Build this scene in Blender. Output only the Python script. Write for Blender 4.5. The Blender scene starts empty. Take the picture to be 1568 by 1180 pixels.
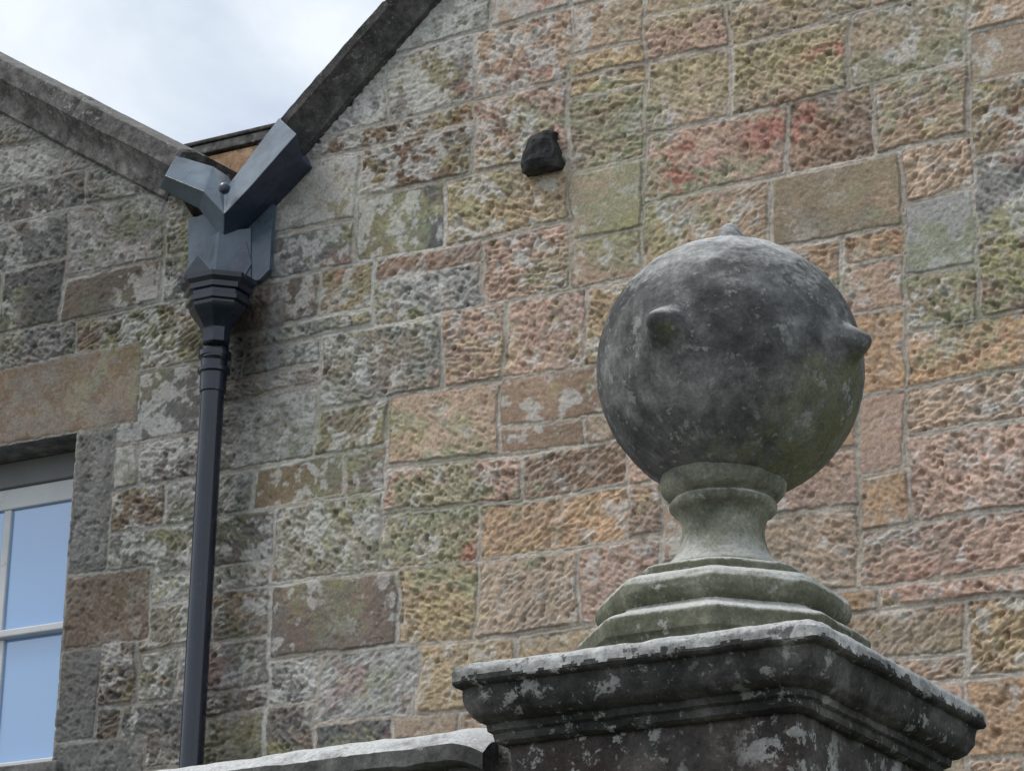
import bpy, math, random
import numpy as np
from mathutils import Vector, Matrix, noise as mn
D=bpy.data; COL=bpy.context.collection
random.seed(7); rng=np.random.RandomState(77)

# ---------------------------------------------------------------- helpers
def empty(name,loc=(0,0,0)):
    o=D.objects.new(name,None); o.location=loc; o.empty_display_size=.2; COL.objects.link(o); return o
def obj(name,verts,faces,mat,parent=None,smooth=False,split=0):
    me=D.meshes.new(name); me.from_pydata([tuple(v) for v in verts],[],[tuple(f) for f in faces]); me.update()
    if smooth: me.polygons.foreach_set('use_smooth',[True]*len(me.polygons))
    if mat: me.materials.append(mat)
    o=D.objects.new(name,me); COL.objects.link(o)
    if parent: o.parent=parent
    if split:
        md=o.modifiers.new('es','EDGE_SPLIT'); md.split_angle=math.radians(split)
    return o
def box(name,x0,x1,y0,y1,z0,z1,mat,parent,bev=0.0):
    v=[(x,y,z) for z in (z0,z1) for y in (y0,y1) for x in (x0,x1)]
    f=[(0,2,3,1),(4,5,7,6),(0,1,5,4),(2,6,7,3),(0,4,6,2),(1,3,7,5)]
    o=obj(name,v,f,mat,parent)
    if bev:
        m=o.modifiers.new('bevel','BEVEL'); m.width=bev; m.segments=2
    return o
def resample(prof,step):
    out=[]
    for (a,b) in zip(prof[:-1],prof[1:]):
        L=math.dist(a,b); n=max(1,int(round(L/step)))
        for i in range(n): out.append((a[0]+(b[0]-a[0])*i/n,a[1]+(b[1]-a[1])*i/n))
    out.append(prof[-1]); return out
def smoothprof(p,it=2):
    for _ in range(it):
        q=[p[0]]
        for a,b in zip(p[:-1],p[1:]):
            q.append((a[0]*.75+b[0]*.25,a[1]*.75+b[1]*.25)); q.append((a[0]*.25+b[0]*.75,a[1]*.25+b[1]*.75))
        q.append(p[-1]); p=q
    return p
def ring_unit(n,k,rot=0.):
    """unit-apothem regular polygon, k points per side; n=0 -> circle of k"""
    if n==0: return [(math.cos(2*math.pi*i/k),math.sin(2*math.pi*i/k)) for i in range(k)]
    R=1/math.cos(math.pi/n); vs=[(R*math.cos(2*math.pi*(i+.5)/n+rot),R*math.sin(2*math.pi*(i+.5)/n+rot)) for i in range(n)]
    out=[]
    for i in range(n):
        a=vs[i];b=vs[(i+1)%n]
        for j in range(k): out.append((a[0]+(b[0]-a[0])*j/k,a[1]+(b[1]-a[1])*j/k))
    return out
def turned(name,prof,n,k,c,mat,parent,amp=0.0015,chip=0.0,seed=0,step=.006,rot=0.,split=0,mat2=None,zsplit=None):
    prof=resample(prof,step); ru=ring_unit(n,k,rot); m=len(ru); V=[];Fa=[]
    for (s,z) in prof:
        for (ux,uy) in ru:
            x=ux*s;y=uy*s
            P=Vector((x+seed*7.3,y,z))
            rr=math.hypot(ux,uy)
            d=amp*(mn.noise(P*18)+.6*mn.noise(P*55)+.4*mn.noise(P*130))
            if chip and n and rr>1.0:
                e=max(0,(rr-1.0)/(1/math.cos(math.pi/n)-1) -.86)/.14
                d-=chip*e*(.25+.9*max(0,mn.noise(P*25)+.2))
            if chip: d-=chip*1.6*max(0,mn.noise(P*14+Vector((5,3,1)))-.38)
            q=(1+d/max(s,.02))
            V.append((c[0]+x*q,c[1]+y*q,c[2]+z+d*.5))
    mi=[]
    for i in range(len(prof)-1):
        for j in range(m):
            a=i*m+j;b=i*m+(j+1)%m
            Fa.append((a,a+m,b+m,b))
            if mat2:
                P=Vector((ru[j][0]*prof[i][0],ru[j][1]*prof[i][0],0)); mi.append(1 if prof[i][1]>zsplit+.012*mn.noise(P*30)+.010*mn.noise(P*9)+.006*mn.noise(P*80) else 0)
    Fa.append(tuple(range(m))); Fa.append(tuple(reversed(range((len(prof)-1)*m,len(prof)*m))))
    o=obj(name,V,Fa,mat,parent,True,split)
    if mat2:
        o.data.materials.append(mat2); o.data.polygons.foreach_set('material_index',mi+[1,0])
    return o

# ---------------------------------------------------------------- materials
def newmat(name):
    m=D.materials.new(name); m.use_nodes=True; nt=m.node_tree; nt.nodes.clear()
    out=nt.nodes.new('ShaderNodeOutputMaterial'); b=nt.nodes.new('ShaderNodeBsdfPrincipled')
    nt.links.new(b.outputs[0],out.inputs[0]); return m,nt,b
class NB:
    def __init__(s,nt): s.nt=nt
    def n(s,t,**k):
        x=s.nt.nodes.new(t)
        for a,b in k.items(): setattr(x,a,b)
        return x
    def l(s,a,b): s.nt.links.new(a,b)
    def noise(s,vec,scale,detail=4,rough=.6,dist=0):
        x=s.n('ShaderNodeTexNoise'); x.inputs['Scale'].default_value=scale; x.inputs['Detail'].default_value=detail
        x.inputs['Roughness'].default_value=rough; x.inputs['Distortion'].default_value=dist
        s.l(vec,x.inputs['Vector']); return x.outputs['Fac']
    def ramp(s,fac,stops):
        x=s.n('ShaderNodeValToRGB'); e=x.color_ramp.elements
        while len(e)<len(stops): e.new(.5)
        for i,(p,c) in enumerate(stops):
            e[i].position=p; e[i].color=(c,c,c,1) if not hasattr(c,'__len__') else (*c,1)
        s.l(fac,x.inputs[0]); return x.outputs[0]
    def mix(s,f,a,b,mode='MIX'):
        x=s.n('ShaderNodeMix',data_type='RGBA',blend_type=mode)
        for v,i in ((f,0),(a,6),(b,7)):
            if hasattr(v,'links') or hasattr(v,'is_output'): s.l(v,x.inputs[i])
            elif i==0: x.inputs[0].default_value=v
            else: x.inputs[i].default_value=(*v,1)
        return x.outputs[2]
    def math(s,op,a,b=0.,clamp=False):
        x=s.n('ShaderNodeMath',operation=op); x.use_clamp=clamp
        for v,i in ((a,0),(b,1)):
            if hasattr(v,'is_output'): s.l(v,x.inputs[i])
            else: x.inputs[i].default_value=v
        return x.outputs[0]
    def bump(s,h,st,dist,bs,prev=None):
        x=s.n('ShaderNodeBump'); x.inputs['Strength'].default_value=st; x.inputs['Distance'].default_value=dist
        s.l(h,x.inputs['Height'])
        if prev: s.l(prev,x.inputs['Normal'])
        if bs: s.l(x.outputs[0],bs.inputs['Normal'])
        return x.outputs[0]
def stone_mat(name,dark,mid,light,green=None,gamt=0.,top=None,topamt=.6,scale=1.,spots=None,spotamt=.5,bs=.6,mott=.35,tlo=.25,thi=.75,moss=None,slo=.58,speck=0.):
    m,nt,b=newmat(name); q=NB(nt)
    tc=q.n('ShaderNodeTexCoord').outputs['Object']; geo=q.n('ShaderNodeNewGeometry')
    n1=q.noise(tc,9*scale,6,.62,.3); c=q.ramp(n1,[(.36,dark),(.5,mid),(.66,light)])
    c=q.mix(1.,c,q.ramp(q.noise(tc,26*scale,5,.65),[(.34,1-mott),(.66,1+mott)]),'MULTIPLY')
    if green:
        g=q.ramp(q.noise(tc,5*scale,5,.6),[(.5-.3*gamt,0.),(.62-.2*gamt,1.)])
        c=q.mix(q.math('MULTIPLY',g,min(1,gamt)),c,green)
    sp=q.n('ShaderNodeSeparateXYZ'); q.l(geo.outputs['Normal'],sp.inputs[0])
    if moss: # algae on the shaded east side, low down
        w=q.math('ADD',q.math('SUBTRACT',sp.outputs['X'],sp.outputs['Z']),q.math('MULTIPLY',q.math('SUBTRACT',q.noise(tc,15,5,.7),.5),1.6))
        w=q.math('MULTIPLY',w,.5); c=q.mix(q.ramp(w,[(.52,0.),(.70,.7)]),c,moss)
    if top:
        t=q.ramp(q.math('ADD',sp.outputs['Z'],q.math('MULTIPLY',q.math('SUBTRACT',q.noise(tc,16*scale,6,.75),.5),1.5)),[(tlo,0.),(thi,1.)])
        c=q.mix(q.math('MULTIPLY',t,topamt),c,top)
    if spots:
        s1=q.ramp(q.noise(tc,24*scale,6,.72),[(slo,0.),(slo+.04,1.)])
        s2=q.ramp(q.noise(tc,4*scale,4,.6),[(.40,0.),(.58,1.)])
        c=q.mix(q.math('MULTIPLY',q.math('MULTIPLY',s1,s2),spotamt),c,spots)
        if speck:
            s3=q.ramp(q.noise(tc,70*scale,3,.6),[(.64,0.),(.68,1.)]); c=q.mix(q.math('MULTIPLY',s3,speck),c,spots)
    fine=q.ramp(q.noise(tc,160,4,.7),[(.3,.7),(.7,1.28)])
    c=q.mix(1.,c,fine,'MULTIPLY')
    q.l(c,b.inputs['Base Color']); b.inputs['Roughness'].default_value=.92; b.inputs['Specular IOR Level'].default_value=.25
    h=q.bump(q.noise(tc,45*scale,5,.7),bs,.004,None); q.bump(q.noise(tc,260,3,.7),.5,.0012,b,h)
    return m
M_ball=stone_mat('weathered_top_lit_ball_stone',(.058,.058,.057),(.10,.10,.099),(.20,.20,.196),top=(.60,.60,.59),topamt=.9,spots=(.42,.42,.41),spotamt=.45,bs=.2,mott=.38,tlo=.42,thi=1.1,moss=(.15,.155,.075),slo=.585,speck=.3)  # top colour paints light on the upper rim along with pale lichen
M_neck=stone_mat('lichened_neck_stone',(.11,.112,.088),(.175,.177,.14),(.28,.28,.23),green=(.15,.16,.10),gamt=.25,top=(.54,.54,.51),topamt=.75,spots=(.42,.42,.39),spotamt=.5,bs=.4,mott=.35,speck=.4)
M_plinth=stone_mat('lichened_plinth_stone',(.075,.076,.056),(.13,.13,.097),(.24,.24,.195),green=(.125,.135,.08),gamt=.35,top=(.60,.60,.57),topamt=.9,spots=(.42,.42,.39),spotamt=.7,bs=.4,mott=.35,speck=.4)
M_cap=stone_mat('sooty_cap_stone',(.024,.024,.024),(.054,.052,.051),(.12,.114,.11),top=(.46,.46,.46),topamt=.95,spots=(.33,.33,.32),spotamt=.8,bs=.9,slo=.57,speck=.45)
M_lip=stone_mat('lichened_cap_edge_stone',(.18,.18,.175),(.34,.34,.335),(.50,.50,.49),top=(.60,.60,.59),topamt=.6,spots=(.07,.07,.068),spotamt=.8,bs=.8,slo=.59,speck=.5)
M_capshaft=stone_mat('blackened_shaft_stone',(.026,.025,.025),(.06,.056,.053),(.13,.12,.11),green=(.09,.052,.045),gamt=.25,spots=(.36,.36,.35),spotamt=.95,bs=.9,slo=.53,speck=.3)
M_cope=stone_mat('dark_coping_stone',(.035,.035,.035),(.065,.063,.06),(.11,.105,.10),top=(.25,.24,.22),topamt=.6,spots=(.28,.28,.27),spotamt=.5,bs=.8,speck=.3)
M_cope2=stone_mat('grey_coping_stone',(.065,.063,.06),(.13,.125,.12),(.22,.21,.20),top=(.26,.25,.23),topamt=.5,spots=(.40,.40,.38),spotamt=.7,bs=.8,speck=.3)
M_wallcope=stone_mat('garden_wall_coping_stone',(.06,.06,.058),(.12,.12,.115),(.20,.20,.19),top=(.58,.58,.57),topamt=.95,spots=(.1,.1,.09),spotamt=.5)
M_slate=stone_mat('roof_slate',(.04,.042,.05),(.06,.063,.07),(.09,.092,.1))
M_black=stone_mat('blackened_corbel_stone',(.015,.015,.016),(.035,.035,.036),(.07,.068,.065),bs=.9)
M_orange=stone_mat('orange_sandstone',(.24,.145,.09),(.42,.26,.16),(.50,.37,.26),mott=.25,spots=(.2,.19,.17),spotamt=.6)
def paint(name,c,rough,coat=.0,var=.3,bump=.25,spec=.5,dirt=.45):
    m,nt,b=newmat(name); q=NB(nt); tc=q.n('ShaderNodeTexCoord').outputs['Object']
    f=q.ramp(q.noise(tc,7,5,.65),[(.3,1-var),(.7,1+var)]); cc=q.mix(1.,c,f,'MULTIPLY')
    dt=q.ramp(q.noise(tc,18,6,.75),[(.60,0.),(.72,dirt)]); q.l(q.mix(dt,cc,(.12,.12,.11)),b.inputs['Base Color'])
    r=q.ramp(q.noise(tc,14,4,.6),[(.3,max(.05,rough-.1)),(.7,rough+.15)]); q.l(r,b.inputs['Roughness'])
    b.inputs['Coat Weight'].default_value=coat; b.inputs['Coat Roughness'].default_value=.12; b.inputs['Specular IOR Level'].default_value=spec
    q.bump(q.noise(tc,30,3,.6),bump,.003,b); return m
M_pipe=paint('navy_gloss_paint',(.006,.011,.026),.16,.5,spec=.4,bump=.15,dirt=.3)
M_lead=paint('blue_grey_painted_lead',(.08,.115,.155),.32,.2,.4,.6)
M_leadd=paint('dark_blue_and_shaded_lead',(.026,.038,.072),.28,.2,.4,.6)  # dark lead; also the shaded tone of the chute's lead
M_white=paint('white_window_paint',(.66,.68,.70),.45,0,.08,.1)
M_greyhead=paint('grey_window_head',(.20,.205,.21),.6,0,.1,.1)  # darker grey than the sash, head board only
m,nt,b=newmat('window_glass'); M_glass=m; q=NB(nt)
b.inputs['Base Color'].default_value=(.16,.36,.70,1); b.inputs['Roughness'].default_value=.04  # blue base colour stands in for reflected sky
b.inputs['Specular IOR Level'].default_value=1.; b.inputs['IOR'].default_value=2.0
q.bump(q.noise(q.n('ShaderNodeTexCoord').outputs['Object'],3,2,.5),.15,.01,b)
m,nt,b=newmat('ground_gravel_grass'); M_ground=m; q=NB(nt); tc=q.n('ShaderNodeTexCoord').outputs['Object']
q.l(q.mix(q.ramp(q.noise(tc,.12,4),[(.45,0.),(.55,1.)]),q.ramp(q.noise(tc,6,6),[(.3,(.03,.045,.015)),(.7,(.07,.09,.03))]),q.ramp(q.noise(tc,20,5),[(.3,(.12,.11,.1)),(.7,(.25,.23,.2))])),b.inputs['Base Color'])
b.inputs['Roughness'].default_value=.95
m,nt,b=newmat('rubble_masonry'); M_wall=m; q=NB(nt)
at=q.n('ShaderNodeAttribute'); at.attribute_name='stone_col'; tc=q.n('ShaderNodeTexCoord').outputs['Object']
f1=q.ramp(q.noise(tc,70,4,.72),[(.28,.70),(.72,1.30)]); f2=q.ramp(q.noise(tc,230,2,.7),[(.25,.78),(.75,1.22)])
c=q.mix(1.,q.mix(1.,at.outputs['Color'],f1,'MULTIPLY'),f2,'MULTIPLY')
q.l(c,b.inputs['Base Color']); b.inputs['Roughness'].default_value=.93; b.inputs['Specular IOR Level'].default_value=.2
q.bump(q.noise(tc,90,4,.78),.7,.005,b)

# ---------------------------------------------------------------- stonework
WY=10.2
X0,X1,Z0,Z1=-13.3,.8,0.,10.8
cu,ruh=.097,.108
nc=int((X1-X0)/cu)+2; nr=int((Z1-Z0)/ruh)+2
xb=X0+np.arange(nc+1)*cu + rng.uniform(-.022,.022,nc+1)
zb=Z0+np.cumsum(np.r_[0,rng.uniform(.82,1.18,nr)])*ruh
grid=-np.ones((nr,nc),int); rects=[]
WIN=(-9.36,-8.22,4.45,6.03)
forced=[(-9.62,-7.87,6.03,6.43,'lintel'),(-8.22,-7.98,5.33,6.03,'jambg'),(-8.22,-7.72,4.98,5.33,'jambo'),(-8.22,-7.98,4.55,4.98,'jambg'),(-8.22,-7.70,4.2,4.55,'jambg'),
        (-9.36,-8.22,4.2,4.45,'jambg'),(-8.22,-7.98,3.6,4.2,'jambg')]
for r in range(nr):
    c=0; lasth=0
    while c<nc:
        if grid[r,c]>=0: c+=1; continue
        run=0
        while c+run<nc and grid[r,c+run]<0 and run<10: run+=1
        t=rng.rand()
        if t<.34: hh=3; ww=rng.randint(4,8)
        elif t<.78: hh=2; ww=rng.randint(3,8)
        elif t<.91: hh=1; ww=rng.randint(3,8)
        else: hh=rng.randint(1,3); ww=2
        if rng.rand()<.35 and lasth: hh=lasth
        ww=min(ww,run)
        if run-ww<=1: ww=run
        if ww==1: hh=min(hh,2)
        hh=min(hh,nr-r); lasth=hh
        grid[r:r+hh,c:c+ww]=len(rects); rects.append((xb[c],xb[c+ww],zb[r],zb[r+hh],'')); c+=ww
base_n=len(rects); rects+=forced
RA=np.array([x[:4] for x in rects]); N=len(rects)
T=rng.rand(512,512)
def vn(x,y,s=0):
    x=x+s*37.7+900; y=y+s*17.3+900
    ix=np.floor(x).astype(np.int64); iy=np.floor(y).astype(np.int64); fx=x-ix; fy=y-iy
    fx=fx*fx*fx*(fx*(fx*6-15)+10); fy=fy*fy*fy*(fy*(fy*6-15)+10)
    a=T[ix&511,iy&511];b_=T[(ix+1)&511,iy&511];c_=T[ix&511,(iy+1)&511];d_=T[(ix+1)&511,(iy+1)&511]
    return (a*(1-fx)+b_*fx)*(1-fy)+(c_*(1-fx)+d_*fx)*fy
def fbm(x,y,o=4,s=0,g=.55):
    v=0;A=1;t=0
    for i in range(o):
        a_=.6*i+.3; ca_=math.cos(a_); sa_=math.sin(a_)
        v=v+A*vn((x*ca_-y*sa_)*2**i,(x*sa_+y*ca_)*2**i,s+i*3); t+=A; A*=g
    return v/t
def ss(a,b_,x):
    t=np.clip((x-a)/(b_-a),0,1); return t*t*(3-2*t)
def lines(lo,hi,dlo,dhi,fine,coarse,extra):
    l=np.r_[np.arange(lo,dlo,coarse),np.arange(dlo,dhi,fine),np.arange(dhi,hi+coarse,coarse)]
    for e in extra: l[np.argmin(abs(l-e))]=e
    return np.unique(l)
xs=lines(X0,X1-.1,-9.3,-3.2,.0056,.04,(WIN[0],WIN[1])); zs=lines(Z0,Z1-.2,3.8,8.7,.0052,.04,(WIN[2],WIN[3]))
nx,nz=len(xs),len(zs); XX,ZZ=np.meshgrid(xs,zs)
x=XX.ravel(); z=ZZ.ravel()
wx=x+(fbm(x*2.2,z*2.6,3,1)-.5)*.07+(vn(x*14,z*14,2)-.5)*.010
wz=z+(fbm(x*.9,z*1.1,2,5)-.5)*.045+(vn(x*5,z*9,6)-.5)*.012
ci=np.clip(np.searchsorted(xb,wx)-1,0,nc-1); ri=np.clip(np.searchsorted(zb,wz)-1,0,nr-1)
sid=grid[ri,ci]
for k,fr in enumerate(forced):
    jx=x+(vn(x*14,z*14,2)-.5)*.006; jz=z+(vn(x*9,z*9,6)-.5)*.008
    inn=(jx>=fr[0])&(jx<=fr[1])&(jz>=fr[2])&(jz<=fr[3])
    sid[inn]=base_n+k; wx=np.where(inn,jx,wx); wz=np.where(inn,jz,wz)
r0=RA[sid]
S=lambda lo,hi: rng.uniform(lo,hi,N)
sk=S(-.045,.045)[sid]; sk2=S(-.025,.025)[sid]
mx=(r0[:,0]+r0[:,1])/2; mz=(r0[:,2]+r0[:,3])/2
qx=wx+sk*(wz-mz); qz=wz+sk2*(wx-mx)
hx=(r0[:,1]-r0[:,0])/2-np.abs(sk)*(r0[:,3]-r0[:,2])/2; hz=(r0[:,3]-r0[:,2])/2-np.abs(sk2)*(r0[:,1]-r0[:,0])/2
dx=hx-np.abs(qx-mx); dz=hz-np.abs(qz-mz)
rad=.018
ax=np.clip(rad-dx,0,None); az=np.clip(rad-dz,0,None)
d=np.where((ax>0)&(az>0),rad-np.sqrt(ax*ax+az*az),np.minimum(dx,dz))
jw=S(.0035,.0075)[sid]
d=d+(fbm(x*26,z*26,3,9)-.5)*.014
mask=ss(jw,jw+.007,d)
proud=S(.0,.011); th=np.where(rng.rand(N)<.65,S(-.95,-.35),S(-.4,.8)); amp=S(.45,1.1); amp[rng.rand(N)<.18]=.2
for k,fr in enumerate(forced):
    proud[base_n+k]=.004; amp[base_n+k]=.10 if fr[4]=='lintel' else .5
ca,sa=np.cos(th)[sid],np.sin(th)[sid]
off=S(0,50)[sid]
u=ca*x+sa*z+off; v=-sa*x+ca*z+off
wv=v+(vn(u*14,v*14,12)-.5)*.022
fq=S(.9,1.35)[sid]
s1=1-np.abs(2*vn(u*20*fq,wv*52*fq,3)-1); s2=vn(u*34,wv*78,4); s3=vn(x*85,z*85,8)
tool=(s1-.55)*.8+(s2-.5)*1.0+(s3-.5)*.8+(fbm(x*7+off,z*7,2,7)-.5)*.5
A=amp[sid]
nearwin=np.maximum(np.maximum(WIN[0]-x,x-WIN[1]),np.maximum(WIN[2]-z,z-WIN[3])); nw=ss(0,.03,nearwin)
hgt=mask*(proud[sid]*nw+.0082*A*tool*(.15+.85*nw)+.003)
bead=(1-mask)*(.006*np.exp(-((d-jw*.3)/.006)**2)+.004*(vn(x*50,z*50,5)-.5))
pits=np.clip(fbm(x*30,z*30,2,20)-.66,0,1)*.08*mask*A
hgt=hgt+bead-pits
y=WY-hgt
# ---- colour
def col(*c): return np.array(c,float)
buff=col(.50,.375,.28); pink=col(.49,.345,.275); brown=col(.35,.25,.185); ochre=col(.46,.36,.24); tan=col(.455,.36,.28); orange=col(.49,.33,.215)
grey=col(.315,.305,.29); dgrey=col(.14,.137,.133); green=col(.30,.315,.205); yel=col(.45,.40,.20); red=col(.42,.175,.145); white=col(.68,.67,.64)
cx=(RA[:,0]+RA[:,1])/2; cz=(RA[:,2]+RA[:,3])/2
Gs=np.clip(ss(-5.8,-6.9,cx)*.62+.02+(fbm(cx*.8,cz*.8,2,31)-.5)*.5,0,1)
Gs=np.clip(Gs+.35*np.exp(-((cx+3.9)**2+(cz-5.9)**2)/.25)+.2*ss(-6.6,-7.3,cx),0,1)
Gs=np.clip(Gs+.4*np.exp(-(((cx+7.04)*.88+7.16-cz-.35)/.5)**2)*(cx<-5.2),0,.9)
base=np.zeros((N,3))
for i in range(N):
    g=Gs[i]
    if rng.rand()<g:
        t=rng.rand(); b0=dgrey if t<.45*(cx[i]<-5.8) else grey
        b0=b0*(.8+.5*rng.rand())
        if rng.rand()<.35: b0=b0*.6+brown*.4*.8
    else:
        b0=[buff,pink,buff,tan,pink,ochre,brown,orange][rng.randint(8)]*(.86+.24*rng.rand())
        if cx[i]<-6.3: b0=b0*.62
    if rng.rand()<.2: b0=b0*.7+green*.3
    base[i]=b0
for k,fr in enumerate(forced):
    base[base_n+k]={'lintel':col(.28,.20,.145),'jambg':col(.19,.187,.18),'jambo':col(.21,.165,.13)}[fr[4]]
C=base[sid]
def lay(C,w,c): w=w[:,None]; return C*(1-w)+c*w
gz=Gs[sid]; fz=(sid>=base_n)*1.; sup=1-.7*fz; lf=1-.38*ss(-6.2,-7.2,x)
C=C*(.76+.48*fbm(x*3.3,z*3.3,3,40))[:,None]
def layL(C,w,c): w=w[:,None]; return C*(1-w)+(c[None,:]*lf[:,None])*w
C=layL(C,ss(.53,.66,fbm(x*4.5,z*3.5,5,48,.7))*.5*sup*(1-.4*gz),(buff*.5+brown*.5))
C=layL(C,ss(.52,.64,fbm(x*3.0,z*3.6,6,42,.75))*.6*(.45+.7*gz)*sup,grey*.9)
# lichen films run across stones and joints alike
gw_=ss(.51,.63,fbm(x*2.4,z*2.8,6,41,.75))*ss(.36,.56,fbm(x*1.1,z*1.1,2,60))
C=layL(C,gw_*.68*sup,green)
C=layL(C,ss(.58,.68,fbm(x*2.2,z*3.0,6,43,.75))*.40*sup,yel)
redw=ss(.66,.76,fbm(x*2.0,z*2.2,5,44,.65))*.25
for (rx,rz,sx,sz) in ((-5.06,6.72,.11,.15),(-4.62,6.82,.17,.12),(-5.8,7.75,.07,.2),(-6.08,5.15,.04,.07),(-4.40,7.12,.10,.04),(-7.2,4.3,.12,.06)):
    redw=np.maximum(redw,.8*np.exp(-((x-rx)/sx)**2-((z-rz)/sz)**2)*ss(.36,.54,fbm(x*11,z*11,3,45,.65))*1.3)
C=lay(C,np.clip(redw,0,.72)*mask,red)
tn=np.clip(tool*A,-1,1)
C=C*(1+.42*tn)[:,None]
rake=(x+7.04)*.88+7.16-z
bl=.19+.6*np.exp(-((rake-.35)/.55)**2)*(x<-5.2)+.18*gz
wl=ss(.59,.69,fbm(x*14,z*14,4,46,.7)+bl*.24-.02)*ss(.35,.6,fbm(x*1.8,z*1.8,3,47)+bl*.2)
C=lay(C,np.clip(wl,0,1)*.6*sup,white*.9)
mort=lay(np.tile(col(.54,.48,.415),(len(x),1)),np.clip(gz*.9,0,1),col(.55,.545,.52))
mort=mort*(.64+.70*fbm(x*5,z*5,5,50,.7))[:,None]
mort=lay(mort,ss(.48,.60,fbm(x*2.2,z*2.2,5,51,.7))*.6,C.mean(axis=0))
mort=lay(mort,gw_*.4,green)
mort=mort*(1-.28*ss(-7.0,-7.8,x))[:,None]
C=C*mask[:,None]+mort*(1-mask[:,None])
edge=np.exp(-((d-jw-.004)/.004)**2)*.4*ss(.4,.6,fbm(x*6,z*6,2,52)); C=C*(1-edge)[:,None]
for (bx,bz,sl,cond) in ((-7.04,7.16,.88,x>-7.1),(-7.85,7.16,-.64,x<-7.75)):
    dd=(bz+(x-bx)*sl-z)
    w=ss(.13,.05,dd+(fbm(x*8,z*8,3,53)-.5)*.12)*cond*(dd>-.3)
    C=lay(C,w*.65,col(.30,.30,.29)*1.0)
w=np.exp(-((x+7.13)/.045)**4)*ss(5.95,6.1,z)*ss(6.95,6.8,z)*ss(.3,.45,fbm(x*6,z*6,3,54)); C=lay(C,w*.8,col(.30,.30,.30))
w=np.exp(-((x+7.3)/.28)**2-((z-6.3)/.38)**2)*.5+ .3*np.exp(-((x+7.30)/.16)**2)*(z<6.5); C=C*(1-w)[:,None]  # pipe and hopper shadow painted into the wall colour, with dirt
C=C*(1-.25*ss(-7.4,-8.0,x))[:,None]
w=ss(.42,.6,fbm(x*5,z*5,4,55))*np.exp(-((x+8.02)/.2)**2)*(sid==base_n); C=lay(C,w*.8,green*.9)
w=ss(.5,.62,fbm(x*7,z*7,4,56,.7))*(sid==base_n); C=lay(C,w*.4,grey*.7)
C=np.clip(C,.008,.8)
def top(xx):
    return np.interp(xx,[-13.3,-10.5,-7.85,-7.74,-7.62,-7.12,-7.04,-3.2,.8],[7.08,8.94,7.24,7.18,7.0,7.0,7.24,10.62,7.1])
fxc=(xs[:-1]+xs[1:])/2; fzc=(zs[:-1]+zs[1:])/2; FX,FZ=np.meshgrid(fxc,fzc)
keep=(FZ<top(FX)) & ~((FX>WIN[0])&(FX<WIN[1])&(FZ>WIN[2])&(FZ<WIN[3]))
jj,ii=np.nonzero(keep)
a0=jj*nx+ii; quads=np.stack([a0,a0+1,a0+nx+1,a0+nx],1).astype(np.int32)
used=np.zeros(nx*nz,bool); used[quads.ravel()]=True; rem=np.cumsum(used)-1; quads=rem[quads].astype(np.int32)
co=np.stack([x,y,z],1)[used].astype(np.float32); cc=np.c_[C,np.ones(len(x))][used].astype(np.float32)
me=D.meshes.new('gable_wall'); me.vertices.add(len(co)); me.vertices.foreach_set('co',co.ravel())
me.loops.add(quads.size); me.loops.foreach_set('vertex_index',quads.ravel())
me.polygons.add(len(quads)); me.polygons.foreach_set('loop_start',np.arange(0,quads.size,4,dtype=np.int32))
try: me.polygons.foreach_set('loop_total',np.full(len(quads),4,dtype=np.int32))
except Exception: pass
me.update(calc_edges=True); me.polygons.foreach_set('use_smooth',np.ones(len(quads),bool))
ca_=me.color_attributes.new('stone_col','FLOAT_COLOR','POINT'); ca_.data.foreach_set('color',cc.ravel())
me.materials.append(M_wall); wall=D.objects.new('gable_wall',me); COL.objects.link(wall)
house=empty('stone_house'); wall.parent=house

# window reveal, frame, panes
wx0,wx1,wz0,wz1=WIN
ry0,ry1=WY-.002,WY+.30
M_rev=stone_mat('window_reveal_stone',(.09,.087,.084),(.15,.145,.14),(.21,.20,.19),bs=.7)
box('lintel_soffit',wx0-.12,wx1+.12,ry0+.006,ry1,wz1,wz1+.12,M_rev,house)
box('reveal_jamb_a',wx1,wx1+.12,ry0+.006,ry1,wz0,wz1-.001,M_rev,house)
box('reveal_jamb_b',wx0-.12,wx0,ry0+.006,ry1,wz0,wz1-.001,M_rev,house)
box('window_sill',wx0-.06,wx1+.06,WY-.05,ry1,wz0-.12,wz0+.02,M_rev,house,.008)
fy=WY+.20
win=empty('sash_window'); win.parent=house
box('head_board',wx0,wx1,fy,fy+.08,5.905,wz1-.002,M_greyhead,win,.004)
box('frame_a',wx1-.06,wx1-.002,fy+.012,fy+.09,4.472,5.904,M_white,win,.004)
box('frame_b',wx0+.002,wx0+.06,fy+.012,fy+.09,4.472,5.904,M_white,win,.004)
box('top_rail',wx0+.06,wx1-.06,fy+.022,fy+.07,5.80,5.903,M_white,win,.006)
box('meeting_rail',wx0+.06,wx1-.06,fy+.018,fy+.09,5.166,5.202,M_white,win,.006)
box('bottom_rail',wx0+.06,wx1-.06,fy+.03,fy+.09,4.475,4.565,M_white,win,.006)
box('glazing_bar_upper',-8.812,-8.768,fy+.028,fy+.062,5.203,5.799,M_white,win,.006)
box('glazing_bar_lower',-8.812,-8.768,fy+.05,fy+.088,4.566,5.165,M_white,win,.006)
box('glass_upper',wx0+.06,wx1-.06,fy+.044,fy+.050,5.20,5.80,M_glass,win)
box('glass_lower',wx0+.06,wx1-.06,fy+.066,fy+.072,4.56,5.17,M_glass,win)
box('room_behind',wx0-.1,wx1+.1,fy+.5,fy+.55,4.3,6.1,M_rev,house)

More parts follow.
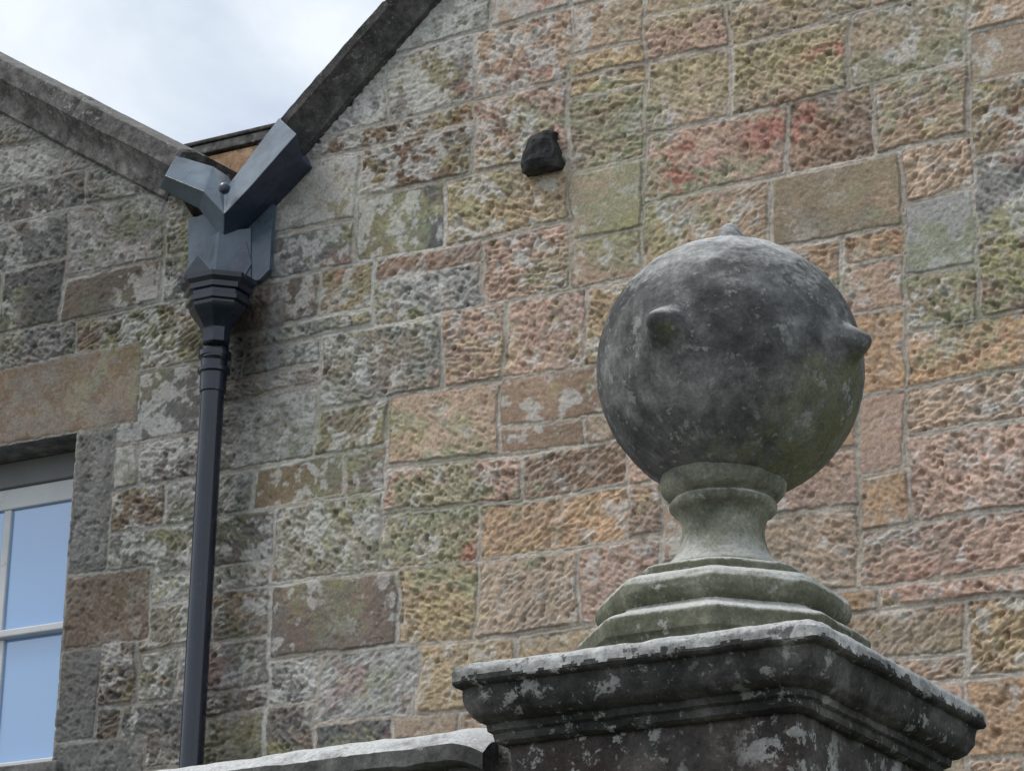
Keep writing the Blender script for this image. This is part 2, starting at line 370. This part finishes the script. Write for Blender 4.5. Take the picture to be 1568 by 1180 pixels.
# skews (raking copings) : section swept along the rake
def skew(name,p0,p1,N_h,proj,mat,back=.35,seed=0,lenstone=.75,frac=.58):
    p0=Vector((p0[0],0,p0[1]));p1=Vector((p1[0],0,p1[1])); L=(p1-p0).length; t=(p1-p0)/L
    n=Vector((-t.z,0,t.x))
    if n.z<0: n=-n
    cav=N_h*frac
    sec=[(0.,-back),(0.,.012),(.012,.03),(cav*.5,.036),(cav*.62,.044),(cav,proj),(cav+.006,proj+.008),(N_h-.008,proj+.008),(N_h,proj),(N_h+.03,0.),(N_h+.05,-back)]
    sec=resample(sec,.016)
    k=int(L/.014); V=[];Fa=[];m=len(sec)
    for i in range(k+1):
        s=L*i/k
        js=(s%lenstone)/lenstone; jd=min(js,1-js)*lenstone
        for (a,b_) in sec:
            P=p0+t*s+n*a+Vector((0,WY-b_,0)); q=P+Vector((seed*9,0,0))
            dd=.004*mn.noise(q*5)+.0025*mn.noise(q*22)+.0018*mn.noise(q*60)-.012*math.exp(-(jd/.007)**2)
            dd-=.014*max(0,mn.noise(q*13)-.33)
            dd+=.006*(mn.noise(Vector((math.floor(s/lenstone)*3.7+seed,0.3,0.1))))
            V.append(P+(n*.5+Vector((0,-.8,0)))*dd*(1 if b_>-.05 else .2))
    for i in range(k):
        for j in range(m-1):
            a=i*m+j; Fa.append((a,a+1,a+m+1,a+m))
    Fa.append(tuple(range(m))); Fa.append(tuple(range(k*m,(k+1)*m)))
    return obj(name,V,Fa,mat,house,True,32)
skew('skew_coping_a',(-7.78,7.115),(-10.5,8.86),.245,.085,M_cope2,seed=1)
skew('skew_coping_b',(-7.10,7.107),(-3.2,10.54),.195,.085,M_cope,seed=2,lenstone=.9,frac=.7)
skew('skew_coping_c',(.8,7.02),(-3.2,10.54),.19,.085,M_cope,seed=3)
skew('skew_coping_d',(-13.3,7.09),(-10.5,8.86),.245,.085,M_cope2,seed=4)
RB=17.
obj('roof_slopes',[(-13.3,WY+.3,7.15),(-10.5,WY+.3,8.95),(-7.45,WY+.3,6.98),(-3.2,WY+.3,10.62),(.8,WY+.3,7.1),
    (-13.3,RB,7.15),(-10.5,RB,8.95),(-7.45,RB,6.98),(-3.2,RB,10.62),(.8,RB,7.1)],[(0,1,6,5),(1,2,7,6),(2,3,8,7),(3,4,9,8)],M_slate,house)
obj('side_and_back_walls',[(-13.28,WY,0),(-13.28,RB,0),(.78,RB,0),(.78,WY,0),(-13.28,WY,7.1),(-13.28,RB,7.1),(.78,RB,7.1),(.78,WY,7.05)],[(0,1,5,4),(1,2,6,5),(2,3,7,6)],M_orange,house)
yb=WY+.6
xo=-8.9
for i,w_ in enumerate((.62,.84,.48)):
    box('valley_upstand_stone_%d'%(i+1),xo,xo+w_-.006,yb,yb+.25,7.30,7.64,M_orange,house,.006); xo+=w_
box('valley_upstand_backing',-8.9,-7.06,yb+.02,yb+.22,6.9,7.65,M_orange,house)
box('valley_upstand_band',-8.92,-7.03,yb-.012,yb+.26,7.655,7.705,M_cope2,house,.006)
box('valley_upstand_slab',-8.95,-7.0,yb-.02,yb+.3,7.708,7.73,M_cope,house,.006)

def corbel():
    bx,bz=-5.735,6.925; w0,w1,h=.088,.058,.088; pr=.11
    rows=[(-h,w0,.012),(-h,w0,pr*.8),(-h*.6,w0*.98,pr),(h*.5,w1*1.05,pr*.9),(h,w1,pr*.6),(h,w1,-.02)]
    V=[];Fa=[]; K=8; fine=[]
    for a,b_ in zip(rows[:-1],rows[1:]):
        for i in range(4): fine.append(tuple(a[k]+(b_[k]-a[k])*i/4 for k in range(3)))
    fine.append(rows[-1])
    for (zz,ww,pp) in fine:
        for k in range(K+1):
            s=-1+2*k/K; P=Vector((bx+s*ww,WY-pp*(1-.35*max(0,abs(s+.1)-.35)),bz+zz))
            V.append(P+Vector((.008*mn.noise(P*20),-.010*mn.noise(P*30+Vector((3,3,3))),.008*mn.noise(P*22+Vector((9,1,1))))))
    m=K+1
    for i in range(len(fine)-1):
        for k in range(K): a=i*m+k; Fa.append((a,a+1,a+m+1,a+m))
    for side in (0,K):
        ids=[i*m+side for i in range(len(fine))]; b0=len(V)
        for i in ids: V.append(Vector((V[i].x,WY+.03,V[i].z)))
        for i in range(len(ids)-1): Fa.append((ids[i],ids[i+1],b0+i+1,b0+i))
    return obj('corbel_stone',V,Fa,M_black,None,False)
corbel()

# ---------------------------------------------------------------- rainwater goods
dp=empty('rainwater_downpipe')
PX,PY=-7.37,10.08
def lathe(name,prof,c,mat,parent,k=32,n=0,sq=1.,xs_=1.):
    ru=ring_unit(n,k if n==0 else 4); V=[];Fa=[];m=len(ru)
    for (r_,z_) in prof:
        for (a,b_) in ru: V.append((c[0]+a*r_*xs_,c[1]+b_*r_*sq,z_))
    for i in range(len(prof)-1):
        for j in range(m): Fa.append((i*m+j,i*m+(j+1)%m,(i+1)*m+(j+1)%m,(i+1)*m+j))
    Fa.append(tuple(range(m)))
    Fa.append(tuple(range((len(prof)-1)*m,len(prof)*m)))
    return obj(name,V,Fa,mat,parent,True,25)
lathe('pipe',[(.053,.05),(.053,6.22)],(PX,PY),M_pipe,dp)
for i,zc in enumerate((6.17,3.9,2.2,.7)):
    lathe('socket_%d'%(i+1),[(.054,zc-.12),(.060,zc-.115),(.061,zc-.03),(.074,zc-.024),(.074,zc-.006),(.061,zc),(.061,zc+.045),(.075,zc+.05),(.075,zc+.072),(.05,zc+.08)],(PX,PY),M_pipe,dp)
    if i: box('pipe_ear_%d'%i,PX-.10,PX+.10,PY+.055,WY-.0,zc-.03,zc+.03,M_pipe,dp,.006)
HX,HY=-7.335,10.03
hop=[(.05,6.26),(.062,6.265),(.064,6.33),(.080,6.36),(.100,6.385),(.116,6.41),(.124,6.43),(.124,6.44),(.140,6.445),(.140,6.466),(.130,6.472),(.130,6.49),(.145,6.497),(.148,6.52),(.165,6.538),(.169,6.56),(.156,6.562),(.143,6.53),(.12,6.49)]
lathe('hopper_head',hop,(HX,HY),M_pipe,dp,n=8,sq=.9)
lathe('hopper_outlet',[(.052,6.2),(.060,6.21),(.060,6.34),(.05,6.36)],(PX+.01,PY-.01),M_pipe,dp)
def chute():
    yo,yr=WY-.10,WY-.22
    def P(px,pz,Y):
        k=Y/10.2; return (px*k,Y,1.6+(pz-1.6)*k)
    up=[(-7.755,7.35),(-7.53,7.245),(-7.455,7.115),(-7.36,7.215),(-7.17,7.42)]
    dn=[(-7.84,7.20),(-7.60,7.045),(-7.445,6.85),(-7.24,7.00),(-7.03,7.17)]
    rg=[(-7.81,7.255),(-7.575,7.125),(-7.450,6.99),(-7.31,7.10),(-7.065,7.315)]
    V=[];Fa=[]
    for L,Y in ((up,yo),(rg,yr),(dn,yo)):
        V+=[P(a,b_,Y) for a,b_ in L]
    V+=[(P(a,b_,yo)[0],WY+.02,P(a,b_,yo)[2]) for a,b_ in up]; V+=[(P(a,b_,yo)[0],WY+.02,P(a,b_,yo)[2]) for a,b_ in dn]
    mi=[]
    for i in range(4):
        Fa+=[(i,i+1,6+i,5+i),(5+i,6+i,11+i,10+i),(15+i,16+i,i+1,i),(10+i,11+i,21+i,20+i)]
        mi+=[0,1 if i>=2 else 0,0,1]  # shade on right lower faces and undersides painted with the darker lead
    Fa+=[(0,5,10,20,15),(4,19,24,14,9)]; mi+=[0,1]
    o=obj('lead_valley_chute',V,Fa,M_lead,dp); o.data.materials.append(M_leadd)
    for p_,k_ in zip(o.data.polygons,mi): p_.material_index=k_
    md=o.modifiers.new('b','BEVEL'); md.width=.006; md.segments=2
    return o
chute()
def plate(name,pts,y0,y1,mat,y2=None):
    n=len(pts); V=[(a,y0,b_) for a,b_ in pts]+[(a,y1,b_) for a,b_ in pts]
    Fa=[tuple(range(n)),tuple(reversed(range(n,2*n)))]+[(i,(i+1)%n,n+(i+1)%n,n+i) for i in range(n)]
    o=obj(name,V,Fa,mat,dp); md=o.modifiers.new('b','BEVEL'); md.width=.003; md.segments=2; return o
plate('backplate',[(-7.60,6.72),(-7.62,6.97),(-7.3,7.02),(-7.15,6.97),(-7.15,6.64),(-7.2,6.60),(-7.5,6.60)],WY-.045,WY-.015,M_lead)
obj('throat',[(-7.50,10.15,6.86),(-7.26,10.15,6.86),(-7.37,10.06,6.83),(-7.50,10.15,6.52),(-7.24,10.15,6.52),(-7.37,10.04,6.52)],[(0,2,1),(0,3,5,2),(2,5,4,1),(3,4,5)],M_lead,dp)
plate('apron_a',[(-7.475,6.545),(-7.44,6.60),(-7.385,6.66),(-7.30,6.56)],9.925,9.935,M_pipe)
plate('apron_b',[(-7.30,6.55),(-7.17,6.72),(-7.13,6.60),(-7.17,6.54)],9.985,9.993,M_leadd)
lathe('boss',[(.0,0),(.02,.004),(.026,.014),(.026,.03),(.020,.042),(.004,.048)],(0,0),M_leadd,dp)
bo=D.objects['boss']; bo.rotation_euler=(math.radians(90),0,0); bo.location=(-7.285,9.985,6.99)

# ---------------------------------------------------------------- gate pier with ball finial
BX,BY,BZ=-2.022,4.244,3.342
gp=empty('stone_gate_pier',(0,0,0)); c=(BX,BY,BZ)
R=.2275; nu,nv=320,200; V=[];Fa=[]
axes=[(Vector(a).normalized(),h_,s_) for a,h_,s_ in (((0,0,1),.036,.024),((-.03,-1,0),.046,.0245),((.985,-.10,0),.038,.024),((0,1,0),.036,.024),((-1,.15,0),.022,.024))]
for i in range(nv+1):
    ph=math.pi*i/nv
    for j in range(nu):
        t_=2*math.pi*j/nu; n=Vector((math.sin(ph)*math.cos(t_),math.sin(ph)*math.sin(t_),math.cos(ph)))
        r_=R+.0012*mn.noise(n*6)+.0007*mn.noise(n*22)+.0004*mn.noise(n*60)
        for a,h_,s_ in axes:
            dd=(n-a).length*R
            if dd<.11:
                r_+=h_*math.exp(-(dd/s_)**2.3)+.006*math.exp(-(dd/.05)**2)
        V.append(Vector(c)+n*r_)
for i in range(nv):
    for j in range(nu): Fa.append((i*nu+j,(i+1)*nu+j,(i+1)*nu+(j+1)%nu,i*nu+(j+1)%nu))
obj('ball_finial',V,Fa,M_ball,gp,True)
c=(BX-.0115,BY-.0065,BZ); ROT=math.radians(-1.6)
neck=[(.06,-.17),(.080,-.178),(.098,-.186),(.105,-.197),(.1065,-.208),(.104,-.220),(.095,-.230),(.083,-.235),(.088,-.240),(.091,-.246),(.089,-.254),(.077,-.260),(.070,-.275),(.068,-.290),(.070,-.308),(.077,-.328),(.089,-.346),(.104,-.358),(.107,-.362),(.107,-.375),(.09,-.39)]
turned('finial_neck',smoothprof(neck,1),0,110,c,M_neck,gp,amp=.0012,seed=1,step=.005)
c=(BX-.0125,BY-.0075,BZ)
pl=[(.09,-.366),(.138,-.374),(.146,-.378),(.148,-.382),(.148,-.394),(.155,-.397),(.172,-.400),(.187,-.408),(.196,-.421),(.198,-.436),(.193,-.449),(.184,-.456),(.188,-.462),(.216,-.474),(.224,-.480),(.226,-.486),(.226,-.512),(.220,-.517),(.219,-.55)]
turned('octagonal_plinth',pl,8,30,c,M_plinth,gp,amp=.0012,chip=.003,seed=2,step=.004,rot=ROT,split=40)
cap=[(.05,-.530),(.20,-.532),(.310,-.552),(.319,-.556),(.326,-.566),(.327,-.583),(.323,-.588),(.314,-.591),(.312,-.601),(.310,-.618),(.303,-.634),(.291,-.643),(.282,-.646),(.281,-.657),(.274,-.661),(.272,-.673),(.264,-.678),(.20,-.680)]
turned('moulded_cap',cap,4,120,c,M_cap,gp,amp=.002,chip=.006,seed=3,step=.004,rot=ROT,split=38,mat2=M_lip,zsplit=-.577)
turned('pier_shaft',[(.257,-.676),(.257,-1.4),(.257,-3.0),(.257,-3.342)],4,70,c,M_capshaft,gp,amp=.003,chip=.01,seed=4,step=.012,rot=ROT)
# ---------------------------------------------------------------- garden wall abutting the pier
gw=empty('garden_wall',(BX,BY,0)); gw.rotation_euler=(0,0,math.radians(-3))
def sweepx(name,sec,x0,x1,mat,amp,seed,step=.012,endround=0):
    sec=resample(sec+[sec[0]],.012)[:-1]; k=int((x1-x0)/step); m=len(sec);V=[];Fa=[]
    for i in range(k+1):
        xx=x0+(x1-x0)*i/k
        e=max(0,1-(x1-xx)/endround) if endround else 0
        for (a,b_) in sec:
            P=Vector((xx,a,b_)); q_=P+Vector((seed,0,0)); dd=amp*(mn.noise(q_*7)*1.3+mn.noise(q_*25)*.6+mn.noise(q_*70)*.3)
            V.append((xx,a-dd,b_+dd*.8-.02*e*e*(b_>2.66)))
    for i in range(k):
        for j in range(m): Fa.append((i*m+j,i*m+(j+1)%m,(i+1)*m+(j+1)%m,(i+1)*m+j))
    Fa.append(tuple(range(m))); Fa.append(tuple(range(k*m,(k+1)*m)))
    return obj(name,V,Fa,mat,gw,True,40)
sweepx('coping',[(-.17,2.672),(-.178,2.678),(-.178,2.705),(-.155,2.728),(-.10,2.748),(0,2.760),(.10,2.748),(.155,2.728),(.178,2.705),(.178,2.678),(.17,2.672)],-5.2,-.37,M_wallcope,.004,5,endround=.07)
sweepx('coping_kneeler',[(-.13,2.64),(-.13,2.71),(-.10,2.725),(.10,2.725),(.13,2.71),(.13,2.64)],-.40,-.24,M_capshaft,.003,6)
sweepx('wall_body',[(-.14,0.),(-.14,2.671),(.14,2.671),(.14,0.)],-5.2,-.25,M_capshaft,.004,8,step=.03)

# ---------------------------------------------------------------- ground
obj('ground',[(-300,-300,0),(300,-300,0),(300,300,0),(-300,300,0)],[(0,1,2,3)],M_ground)

# ---------------------------------------------------------------- light
w_=D.worlds.new('World'); bpy.context.scene.world=w_; w_.use_nodes=True; nt=w_.node_tree; nt.nodes.clear(); q=NB(nt)
sd=Vector((-.50,-.30,.81)).normalized(); el=math.asin(sd.z); az=math.atan2(sd.x,sd.y)
sky=q.n('ShaderNodeTexSky',sky_type='NISHITA'); sky.sun_disc=False; sky.sun_elevation=el; sky.sun_rotation=az; sky.air_density=1.; sky.dust_density=1.5; sky.ozone_density=1.5
tc=q.n('ShaderNodeTexCoord').outputs['Generated']
mp=q.n('ShaderNodeMapping'); mp.inputs['Scale'].default_value=(1,1,1.6); q.l(tc,mp.inputs[0])
cl=q.ramp(q.noise(mp.outputs[0],8,6,.55,.3),[(.34,.55),(.58,1.)])
cc_=q.mix(cl,sky.outputs[0],(6.1,6.55,7.0))
bg=q.n('ShaderNodeBackground'); bg.inputs[1].default_value=.15; q.l(cc_,bg.inputs[0])
out=q.n('ShaderNodeOutputWorld'); q.l(bg.outputs[0],out.inputs[0])
ld=D.lights.new('sun','SUN'); ld.energy=1.7; ld.angle=math.radians(18); ld.color=(1,.95,.89)
lo=D.objects.new('sun',ld); COL.objects.link(lo); lo.rotation_euler=sd.to_track_quat('Z','Y').to_euler(); lo.location=(0,0,20)

# ---------------------------------------------------------------- camera
a=math.radians(30);p=math.radians(20);r=math.radians(1.2)
Fv=Vector((-math.sin(a)*math.cos(p),math.cos(a)*math.cos(p),math.sin(p)))
R0=Vector((math.cos(a),math.sin(a),0));U0=R0.cross(Fv)
Rv=R0*math.cos(r)+U0*math.sin(r); Uv=-R0*math.sin(r)+U0*math.cos(r)
Mx=Matrix((Rv,Uv,-Fv)).transposed().to_4x4(); Mx.translation=Vector((0,0,1.6))
cd=D.cameras.new('camera'); cam=D.objects.new('camera',cd); COL.objects.link(cam)
cam.matrix_world=Mx; cd.lens=103.3; cd.clip_end=2000; bpy.context.scene.camera=cam
sc=bpy.context.scene; sc.view_settings.view_transform='Standard'; sc.view_settings.look='None'; sc.view_settings.exposure=0
